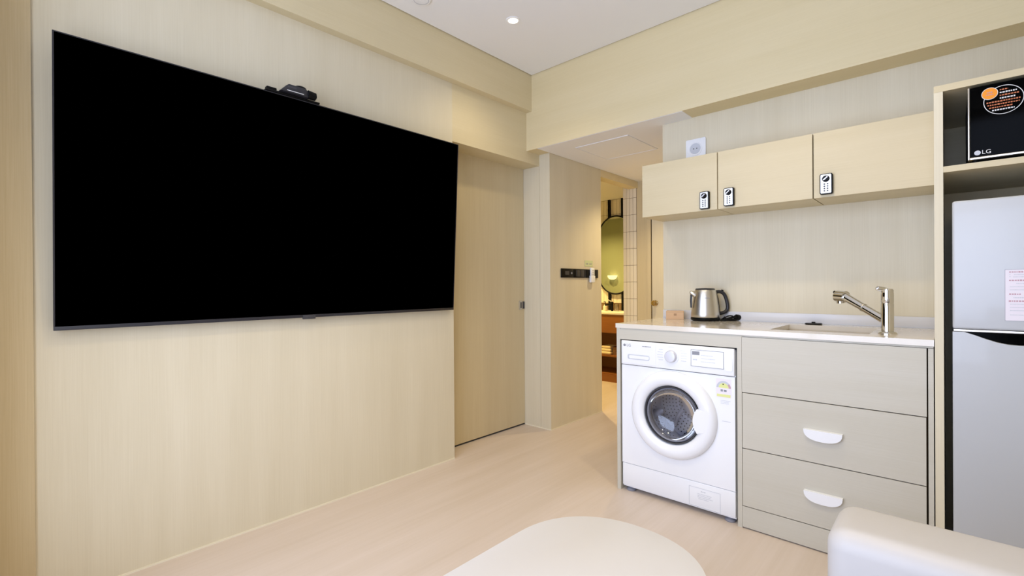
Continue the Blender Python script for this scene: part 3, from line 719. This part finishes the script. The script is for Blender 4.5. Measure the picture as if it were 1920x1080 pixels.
# ------------------------------------------------------------------ tall unit, microwave, fridge
TX0, TX1 = 2.4055, 3.06
tu = thing('tall_cabinet', 'tall pale wood open unit housing the microwave and fridge', 'cabinet', (2.73, 2.7, 0))
place('side_panel', B(TX0, 2.4310, YK, YW-.002, 0, 1.8655), 'wall', tu)
place('side_panel', B(TX1-.025, TX1, YK, YW-.002, 0, 1.8655), 'wall', tu)
place('top_panel', B(TX0, TX1, YK, YW-.002, 1.8658, 1.8900), 'cab', tu)
place('shelf', B(2.4312, TX1-.0252, YK, YW-.02, 1.5640, 1.5860), 'cab', tu)
place('back_panel', B(2.4312, TX1-.0252, YW-.018, YW-.003, .02, 1.865), 'cab', tu)
MX0, MX1, MY = 2.499, 2.965, 2.394
mo = thing('microwave', 'black microwave oven with round sticker on the shelf above the fridge', 'microwave', (2.73, 2.6, 1.586))
place('casing', B(MX0, MX1, MY+.022, 2.76, 1.598, 1.852, bev=.004), 'black', mo)
place('door_panel', B(MX0+.004, MX1, MY, MY+.021, 1.6045, 1.855, bev=.002), 'bglass', mo)
place('silver_edge', B(MX0-.001, MX0+.0038, MY-.0015, MY+.021, 1.5965, 1.856, bev=.001), 'steel', mo)
place('silver_bottom', B(MX0+.004, MX1, MY-.0015, MY+.021, 1.5965, 1.6035, bev=.001), 'steel', mo)
for xx in (MX0+.02, MX1-.03):
    for yy in (MY+.04, 2.72): place('foot', MB().lathe([(.008, 0), (.01, .013)], (xx, yy, 1.586), 'Z', 16), 'black', mo)
sc_ = place('sticker_ring', MB().lathe([(.0480, 0), (.0500, 0), (.0500, .0008), (.0480, .0008)], (2.588, MY, 1.793), 'Y', 56, cap=False), 'wprint', mo)
place('sticker_disc', MB().prism(circ(2.554, 1.822, .0195, 32), 'XZ', MY-.0012, MY), 'orange', mo)
place('sticker_disc_rim', MB().lathe([(.0195, 0), (.021, 0), (.021, .0013), (.0195, .0013)], (2.554, MY, 1.822), 'Y', 36, cap=False), 'wprint', mo)
place('disc_print', para([(2.547, 2.562, 1.826, .004), (2.545, 2.563, 1.818, .004)], MY-.0012, 80), 'pinkp', mo)
rows = []
for i in range(8):
    z = 1.829-.0098*i; hw = math.sqrt(max(0, .045**2-(z-1.793)**2)); x0 = 2.588-hw if z < 1.79 else 2.576
    rows.append((x0+.003, 2.588+hw-.004-(.012 if i % 3 == 0 else 0), z, .0052))
place('sticker_print', para(rows[0::2]+rows[5:6], MY-.0001, 90), 'bprint', mo)
place('sticker_print', para([rows[1], rows[3], rows[7]], MY-.0001, 120), 'wprint', mo)
place('emblem_disc', MB().prism(circ(2.5225, 1.6185, .0085, 24), 'XZ', MY-.0008, MY), 'lgrey', mo)
place('brand_lettering', ftext('LG', .020, 2.5455, 1.6185, MY-.0004), 'wprint', mo)
# fridge
FX0, FX1, FY = 2.4550, 3.018, 2.394
fr = thing('refrigerator', 'white two-door refrigerator standing in the tall wood unit', 'refrigerator', (2.735, 2.65, 0))
place('casing', B(FX0+.002, FX1-.002, FY+.062, 2.96, .03, 1.448, bev=.003), 'fridge', fr)
fd = place('freezer_door', MB().box(FX0, FX1, FY, FY+.055, .984, 1.4535, bev=.008, seg=3), 'fridge', fr)
FZ = .9735
n = 18; xa = 2.4865
pr = [(FX0, .10), (FX1, .10), (FX1, FZ), (2.99, FZ)]
cur = []
for k in range(n+1):
    f = k/n; x = 2.985-(2.985-xa)*f
    dz = .040*math.sin(min(1, (1-abs(2*f-1))*1.9)*PI/2)**1.2
    cur.append((x, FZ-dz))
ld = place('fridge_door', MB().prism(pr+cur+[(FX0, FZ)], 'XZ', FY, FY+.055), 'fridge', fr)
place('handle_recess', B(xa-.002, 2.987, FY+.022, FY+.050, .925, .9733), 'bglass', fr)
place('hinge_strip', B(FX0+.003, FX1-.003, FY+.004, FY+.05, .9745, .9825, bev=.001), 'steel', fr)
for xx in (FX0+.05, FX1-.05): place('foot', MB().lathe([(.02, 0), (.02, .03)], (xx, FY+.1, 0), 'Z', 16), 'black', fr)
lb_ = place('notice_label', MB().prism(rrect(2.5895, 2.702, 1.019, 1.198, .005), 'XZ', FY-.0006, FY), 'label', fd)
place('label_outline', MB().frame(2.5895, 2.702, 1.019, 1.198, .0008, FY-.0009, FY-.0006), 'grey', lb_)
place('label_headings', para([(2.600, 2.69, 1.189, .005), (2.600, 2.69, 1.160, .005), (2.600, 2.628, 1.112, .005), (2.599, 2.68, 1.088, .005)], FY-.0006, 140), 'pinkp', lb_)
place('label_text', para([(2.601, 2.604, 1.181, .003), (2.612, 2.69, 1.180, .0025), (2.601, 2.604, 1.173, .003), (2.61, 2.69, 1.172, .0025), (2.617, 2.69, 1.149, .003), (2.602, 2.65, 1.138, .0025), (2.602, 2.69, 1.127, .0025), (2.61, 2.65, 1.100, .003), (2.602, 2.69, 1.077, .0025), (2.602, 2.69, 1.066, .0025), (2.602, 2.68, 1.055, .0025), (2.602, 2.69, 1.04, .0025)], FY-.0006, 160), 'lgrey', lb_)

# ------------------------------------------------------------------ hallway switches
sw = thing('switch_panel', 'long black wall switch panel on the hallway wood wall', 'switch', (XH, 3.42, 1.222))
u1 = place('intercom_plate', B(XH+.0003, XH+.010, 3.145, 3.315, 1.222, 1.297, bev=.002), 'black', sw)
place('intercom_display', B(XH+.010, XH+.0108, 3.195, 3.250, 1.245, 1.276), 'dgrey', u1)
place('intercom_button', MB().rod((XH+.010, 3.285, 1.26), (XH+.0125, 3.285, 1.26), .009), 'grey', u1)
place('switch_plate', B(XH+.0003, XH+.010, 3.322, 3.500, 1.222, 1.297, bev=.002), 'black', sw)
place('switch_plate', B(XH+.0003, XH+.010, 3.506, 3.697, 1.222, 1.297, bev=.002), 'black', sw)
for yy in (3.352, 3.412): place('rocker', B(XH+.010, XH+.012, yy, yy+.052, 1.232, 1.288, bev=.001), 'bezel', sw)
rc = thing('wall_remote', 'white remote control hanging in a holder over the black switch panel', 'remote control', (XH+.012, 3.585, 1.180))
place('holder', B(XH+.0103, XH+.030, 3.552, 3.618, 1.182, 1.242, bev=.003), 'whitem', rc)
place('remote_body', B(XH+.0125, XH+.027, 3.557, 3.613, 1.2425, 1.312, bev=.004), 'whitem', rc)
for i in range(3): place('button', MB().rod((XH+.027, 3.585, 1.255+.016*i), (XH+.0285, 3.585, 1.255+.016*i), .005), 'grey', rc)
sg = thing('small_sign', 'small pale green sign card above the hallway switches', 'sign', (XH, 3.545, 1.319))
place('card', B(XH+.0003, XH+.0025, 3.495, 3.620, 1.322, 1.375), 'sign', sg)
place('sign_print', para([(3.512, 3.548, 1.345, .014), (3.565, 3.600, 1.345, .014)], XH+.0025, 200, plane='YZ'), 'grey', sg)

# ------------------------------------------------------------------ coffee table
tb = thing('coffee_table', 'low white table with a rounded oval end in the foreground', 'table', (1.745, .8, 0))
xa_, xb_, ye, rr_ = 1.472, 2.022, 1.360, .275
cx = (xa_+xb_)/2
poly = []
for k in range(33):
    a = PI*k/32; ca, sa = math.cos(a), math.sin(a); e = .92
    poly.append((cx+rr_*math.copysign(abs(ca)**e, ca), ye-rr_+rr_*abs(sa)**e))
for k in range(33):
    a = PI+PI*k/32; poly.append((cx+rr_*math.cos(a), .25+rr_+rr_*math.sin(a)))
place('tabletop', MB().prism(poly, 'XY', .380, .400, bev=.003), 'table', tb)
for yy in (.55, 1.10):
    for xx in (1.62, 1.87): place('leg', MB().rod((xx, yy, 0), (xx, yy, .38), .014, .02), 'table', tb)
place('under_frame', B(1.60, 1.89, .53, 1.12, .36, .3798), 'table', tb)

# ------------------------------------------------------------------ sofa (only its far arm is in the picture)
sf = thing('sofa', 'cream leather sofa, only its rounded far arm in the bottom right corner', 'sofa', (2.75, .85, 0))
AX0, AY1, AZ = 2.236, 1.470, .603
place('far_arm', MB().box(AX0, 3.20, 1.262, AY1, .06, AZ, bev=.045, seg=6), 'leather', sf)
place('near_arm', MB().box(AX0, 3.20, .15, .36, .06, AZ, bev=.055, seg=6), 'leather', sf)
place('seat_cushion', MB().box(AX0+.02, 2.98, .362, 1.260, .24, .43, bev=.04, seg=4), 'leather', sf)
place('seat_base', MB().box(AX0+.03, 3.18, .362, 1.260, .06, .238, bev=.01), 'leather', sf)
place('backrest', MB().box(2.985, 3.20, .362, 1.260, .24, .80, bev=.05, seg=4), 'leather', sf)
for xx in (2.26, 3.12):
    for yy in (.22, 1.40): place('leg', MB().rod((xx, yy, 0), (xx, yy, .065), .018, .022), 'dgrey', sf)
